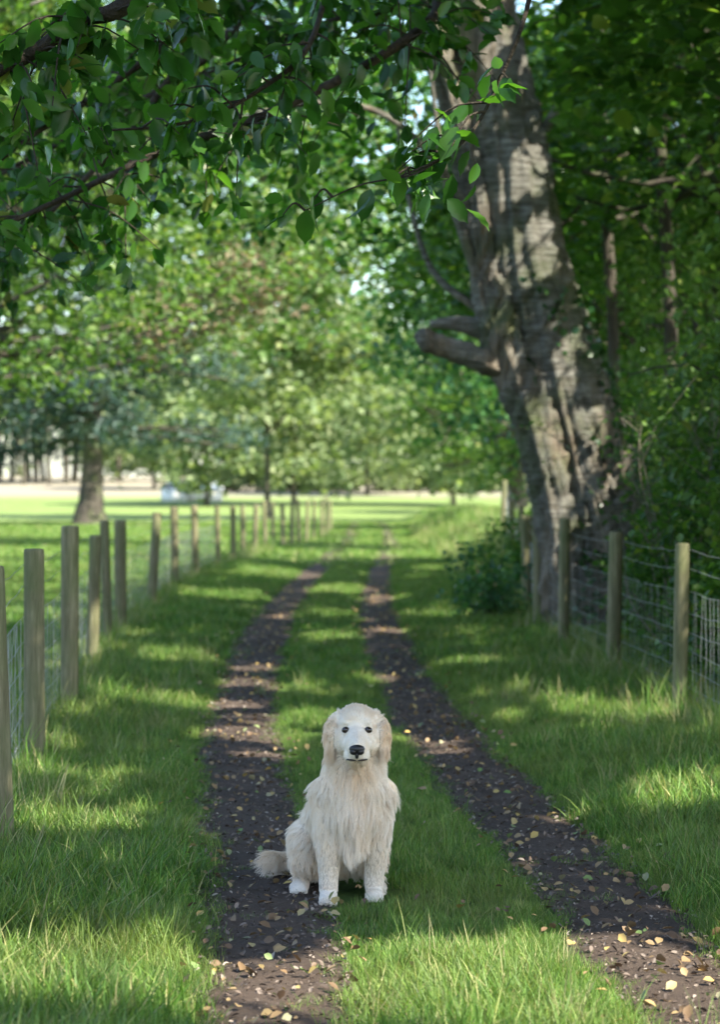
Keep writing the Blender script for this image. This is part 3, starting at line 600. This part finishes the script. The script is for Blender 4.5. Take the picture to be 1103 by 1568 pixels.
for s_, tx in ((-1, -.165), (1, .055)):
    E((tx, .33, .15), (.075, .13, .11), (.5, 0, -s_*.2)); K((tx+s_*.01, .24, .19), (tx+s_*.02, .22, .12), .065, .05); K((tx+s_*.025, .36, .045), (tx+s_*.03, .22, .030), .034, .032)
    E((tx+s_*.035, .19, .026), (.036, .05, .026))
    for q in (-.022, -.007, .008, .023): E((tx+s_*.035+q, .15+abs(q)*.3, .020), (.010, .02, .016))
tl = spline([(-.10, .54, .07), (-.17, .60, .06), (-.24, .58, .06), (-.29, .53, .07), (-.305, .50, .08)], 16)
for k, c in enumerate(tl): r = np.interp(k, [0, 6, 15], [.045, .042, .028]); E(c, (r, r, r))
body = da.obj("body", None, None)
rm = body.modifiers.new("r", 'REMESH'); rm.mode = 'VOXEL'; rm.voxel_size = .0042
sm = body.modifiers.new("s", 'SMOOTH'); sm.iterations = 8; sm.factor = .5
dg = bpy.context.evaluated_depsgraph_get(); dg.update(); ev = body.evaluated_get(dg); nm = bpy.data.meshes.new_from_object(ev)
bpy.data.objects.remove(body)
nm.name = "body"; body = bpy.data.objects.new("body", nm); link(body, dog)
nm.polygons.foreach_set('use_smooth', np.ones(len(nm.polygons), bool))
def furm(name, lo, hi, gold, transl):
    m, t, out = newmat(name); g = t.nodes.new('ShaderNodeNewGeometry'); n1 = noise(t, 9, 3, g.outputs['Position'])
    c = ramp(t, [(.3, lo), (.6, hi)], n1)
    at = t.nodes.new('ShaderNodeAttribute'); at.attribute_name = 'gold'; c = mix(t, c, gold, at.outputs['Fac'])
    p = princ(t, None, c, .6, None, .25); tr = t.nodes.new('ShaderNodeBsdfTranslucent'); t.links.new(c, tr.inputs[0])
    ms = t.nodes.new('ShaderNodeMixShader'); ms.inputs[0].default_value = transl; t.links.new(p.outputs[0], ms.inputs[1]); t.links.new(tr.outputs[0], ms.inputs[2]); t.links.new(ms.outputs[0], out.inputs[0]); return m
M_skin = furm("undercoat_cream", (.42, .34, .25), (.50, .42, .33), (.34, .22, .12), 0)
M_fur = furm("fur_cream", (.86, .76, .62), (.93, .86, .76), (.70, .46, .24), .22)
M_short = furm("short_coat_cream", (.66, .57, .46), (.72, .65, .56), (.50, .33, .18), 0)
nm.materials.clear(); nm.materials.append(M_skin)
nm.calc_loop_triangles(); nv_ = len(nm.vertices); co = np.empty(nv_*3); nm.vertices.foreach_get('co', co); co = co.reshape(-1, 3)
tri = np.empty(len(nm.loop_triangles)*3, np.int32); nm.loop_triangles.foreach_get('vertices', tri); tri = tri.reshape(-1, 3)
nm.materials.append(M_short); pcn = np.empty(len(nm.polygons)*3); nm.polygons.foreach_get('center', pcn); pcn = pcn.reshape(-1, 3)
mi = ((pcn[:, 2] > .535) & (pcn[:, 1] < -.0) & (abs(pcn[:, 0]-hx) < .080)) | (pcn[:, 2] < .055)
nm.polygons.foreach_set('material_index', mi.astype(np.int32))
def sg(a, b, x): q = np.clip((x-a)/(b-a), 0, 1); return q*q*(3-2*q)
def goldf(P):
    X, Y, Z = P.T; g = .36*sg(.080, .095, abs(X-hx))*sg(.53, .55, Z)*(1-.5*sg(.62, .70, Z))
    g += .45*np.exp(-(((X-hx)/.055)**2+((Z-.50)/.03)**2))*(Y < .02)+.16*np.exp(-(((X-hx)/.035)**2+((Z-.585)/.025)**2))*(Y < -.09)+.08*sg(.54, .6, Z)
    g += .14*np.exp(-(((X-.02)/.05)**2+((Z-.36)/.10)**2))*(Y < .05); g += .12*sg(.1, .2, Y)*(1-sg(.1, .25, Z)); return np.clip(g, 0, .8)
at = nm.attributes.new('gold', 'FLOAT', 'POINT'); at.data.foreach_set('value', np.clip(goldf(co)+.05, 0, 1).astype(np.float32))
A_, B_, C_ = co[tri[:, 0]], co[tri[:, 1]], co[tri[:, 2]]; nrm = np.cross(B_-A_, C_-A_); ar = np.linalg.norm(nrm, axis=1); nrm /= ar[:, None]+1e-12
cen = (A_+B_+C_)/3; wgt = ar*np.where((cen[:, 1] > .3) & (cen[:, 0] > -.1), .4, 1)*np.where((cen[:, 2] > .52) & (cen[:, 1] < .05), 2.4, 1)
NS = 95000; ti = rng.choice(len(tri), NS, p=wgt/wgt.sum()); u = rng.uniform(size=(NS, 2)); fl = u.sum(1) > 1; u[fl] = 1-u[fl]
P = A_[ti]+(B_[ti]-A_[ti])*u[:, :1]+(C_[ti]-A_[ti])*u[:, 1:]; N = nrm[ti]
eyes = [np.array([hx-.041, -.094, .636]), np.array([hx+.041, -.094, .636])]; nose = np.array([hx, -.207, .573])
k = np.ones(NS, bool)
for q in eyes: k &= np.linalg.norm((P-q)*np.array([1, .6, 1.2]), axis=1) > .0160
k &= np.linalg.norm(P-nose, axis=1) > .026; k &= P[:, 2] > .006
k &= ~((abs(P[:, 2]-.534-.25*abs(P[:, 0]-hx)) < .003) & (P[:, 1] < -.12))
P, N = P[k], N[k]; NS = len(P); X, Y, Z = P.T
tail = (Y > .47) & (X < -.12)
fh = sg(.505, .545, Z)*(1-sg(.05, .10, Y))
fe = sg(.078, .088, abs(X-hx))*sg(.53, .545, Z)*(Y < .05)
fc = sg(.20, .34, Z)*(1-fh); fm = np.exp(-((X-.0)/.050)**2)*(1-sg(.02, .07, Y))*sg(.15, .24, Z)*(1-sg(.46, .51, Z))
L = .042+.024*fc; lowleg = (1-sg(.14, .30, Z))*(Y < .13); L = L*(1-.62*lowleg)
L += .06*fm; L += .035*lowleg*sg(.07, .11, Z)*sg(.0, .05, Y-(X > 0)*.06)
L = np.where(Z < .06, .012, L); hl = .014+.022*sg(-.08, .05, Y); hl = np.where(Y < -.10, .008, hl); L = L*(1-fh)+hl*fh; L = L*(1-fe)+(.024+.026*(1-sg(.55, .62, Z)))*fe; L[tail] = .075
fl_ = np.tile(np.array([0, .0, -1.]), (NS, 1)); fl_[:, 0] += X*.8*fc
hd = P-np.array([hx, -.2, .60]); hd /= np.linalg.norm(hd, axis=1)[:, None]; fl_ = fl_*(1-fh[:, None])+hd*fh[:, None]; fl_ = fl_*(1-fe[:, None])+np.array([0, -.1, -1.])*fe[:, None]
fl_[tail] = np.array([-.5, -.4, -.4]); fl_[(Z < .06) & ~tail] = np.array([0, -.7, -.7])
hs_ = (Y > .13) & ~tail & (Z > .06); fl_[hs_] = np.array([-.15, .3, -.9])
sw = np.sin(X*38+Z*21+1.3)*.20+np.sin(X*71-Z*33)*.16+np.sin(X*23+Z*47)*.10; fl_[:, 0] += sw*(1-fh)*(1-lowleg)
short = L < .02
d = fl_+rng.normal(size=(NS, 3))*np.where(short, .14, .15)[:, None]; d -= N*(d*N).sum(1)[:, None]*.96; d /= np.linalg.norm(d, axis=1)[:, None]+1e-9
d0 = d+N*np.where(short, .42, .40)[:, None]; d0 /= np.linalg.norm(d0, axis=1)[:, None]
L = L*rng.uniform(.5, 1.2, NS); K_ = 6; ts = np.linspace(0, 1, K_); pts = np.zeros((NS, K_, 3)); pts[:, 0] = P-N*.001; cur = d0.copy()
for q in range(1, K_):
    cur = cur*.85+d*.2; cur[:, 2] -= .09*(L > .025); cur /= np.linalg.norm(cur, axis=1)[:, None]; pts[:, q] = pts[:, q-1]+cur*(L/(K_-1))[:, None]
nc = 2600; ci = rng.choice(NS, nc, replace=False); kd = KDTree(nc)
for q, i in enumerate(ci): kd.insert(P[i], q)
kd.balance(); own = np.array([kd.find(p)[1] for p in P]); cw = np.where(short, .1, rng.uniform(.4, .92, NS))
ok = ((N*N[ci[own]]).sum(1) > .3) & (np.linalg.norm(P-P[ci[own]], axis=1) < .03)
lockL = rng.uniform(.8, 1.2, nc)[own]
tipf = pts[ci[own], -1]-P[ci[own]]; tipf = tipf/np.maximum(np.linalg.norm(tipf, axis=1), 1e-6)[:, None]
for q in range(1, K_):
    f = (cw*ts[q]**1.2*ok)[:, None]; tgt = P[ci[own]]+tipf*(L*ts[q]*lockL)[:, None]; pts[:, q] = pts[:, q]*(1-f)+tgt*f
wav = np.sin(ts[None, :]*6+rng.uniform(0, 6.28, NS)[ci[own]][:, None])*.0045*(L > .035)[:, None]*ts[None, :]; pts[:, :, 0] += wav
pts[:, :, 2] = np.maximum(pts[:, :, 2], .004)
hc = bpy.data.hair_curves.new("fur"); hc.add_curves([K_]*NS)
hc.attributes['position'].data.foreach_set('vector', pts.astype(np.float32).ravel())
ra = hc.attributes.get('radius') or hc.attributes.new('radius', 'FLOAT', 'POINT')
rad = np.repeat((np.array([1, 1, .9, .75, .5, .2])*.00055)[None], NS, 0)*np.where(L > .02, 1.1, .85)[:, None]; ra.data.foreach_set('value', rad.astype(np.float32).ravel())
lock = rng.uniform(-.06, .18, nc)[own]
gv = np.repeat(np.clip(goldf(P)+lock+rng.uniform(-.05, .10, NS), 0, 1)[:, None], K_, 1)+np.where(short, 0, .25)[:, None]*(1-ts)[None, :]**1.5  # golden tint, plus darker roots painting shade between the locks
ga = hc.attributes.new('gold', 'FLOAT', 'POINT'); ga.data.foreach_set('value', np.clip(gv, 0, 1).astype(np.float32).ravel())
hc.materials.append(M_fur); ho = bpy.data.objects.new("fur", hc); link(ho, dog)
m, t, out = newmat("eye_dark"); princ(t, out, (.012, .006, .004), .08, None, .6); M_eye = m
m, t, out = newmat("nose_skin"); n1 = noise(t, 300, 2, objco(t)); princ(t, out, (.014, .012, .013), .4, bump(t, n1, .4, .001), .4); M_nose = m
fa = Acc()
for s_, q in zip((-1, 1), eyes): V, F = ell(q, (.0140, .012, .0115), (0, s_*.25, 0)); fa.add(V, F)
fa.obj("eyes", M_eye, dog)
fa = Acc()
for c, r in [((hx, -.204, .580), (.028, .015, .015)), ((hx-.012, -.204, .571), (.014, .014, .013)), ((hx+.012, -.204, .571), (.014, .014, .013)), ((hx, -.200, .558), (.007, .010, .014))]:
    V, F = ell(c, r); fa.add(V, F)
for s_ in (-1, 1):
    V, F = ell((hx+s_*.020, -.172, .538), (.019, .020, .004), (0, -s_*.10, -s_*.2)); fa.add(V, F)
fa.obj("nose_and_lips", M_nose, dog)
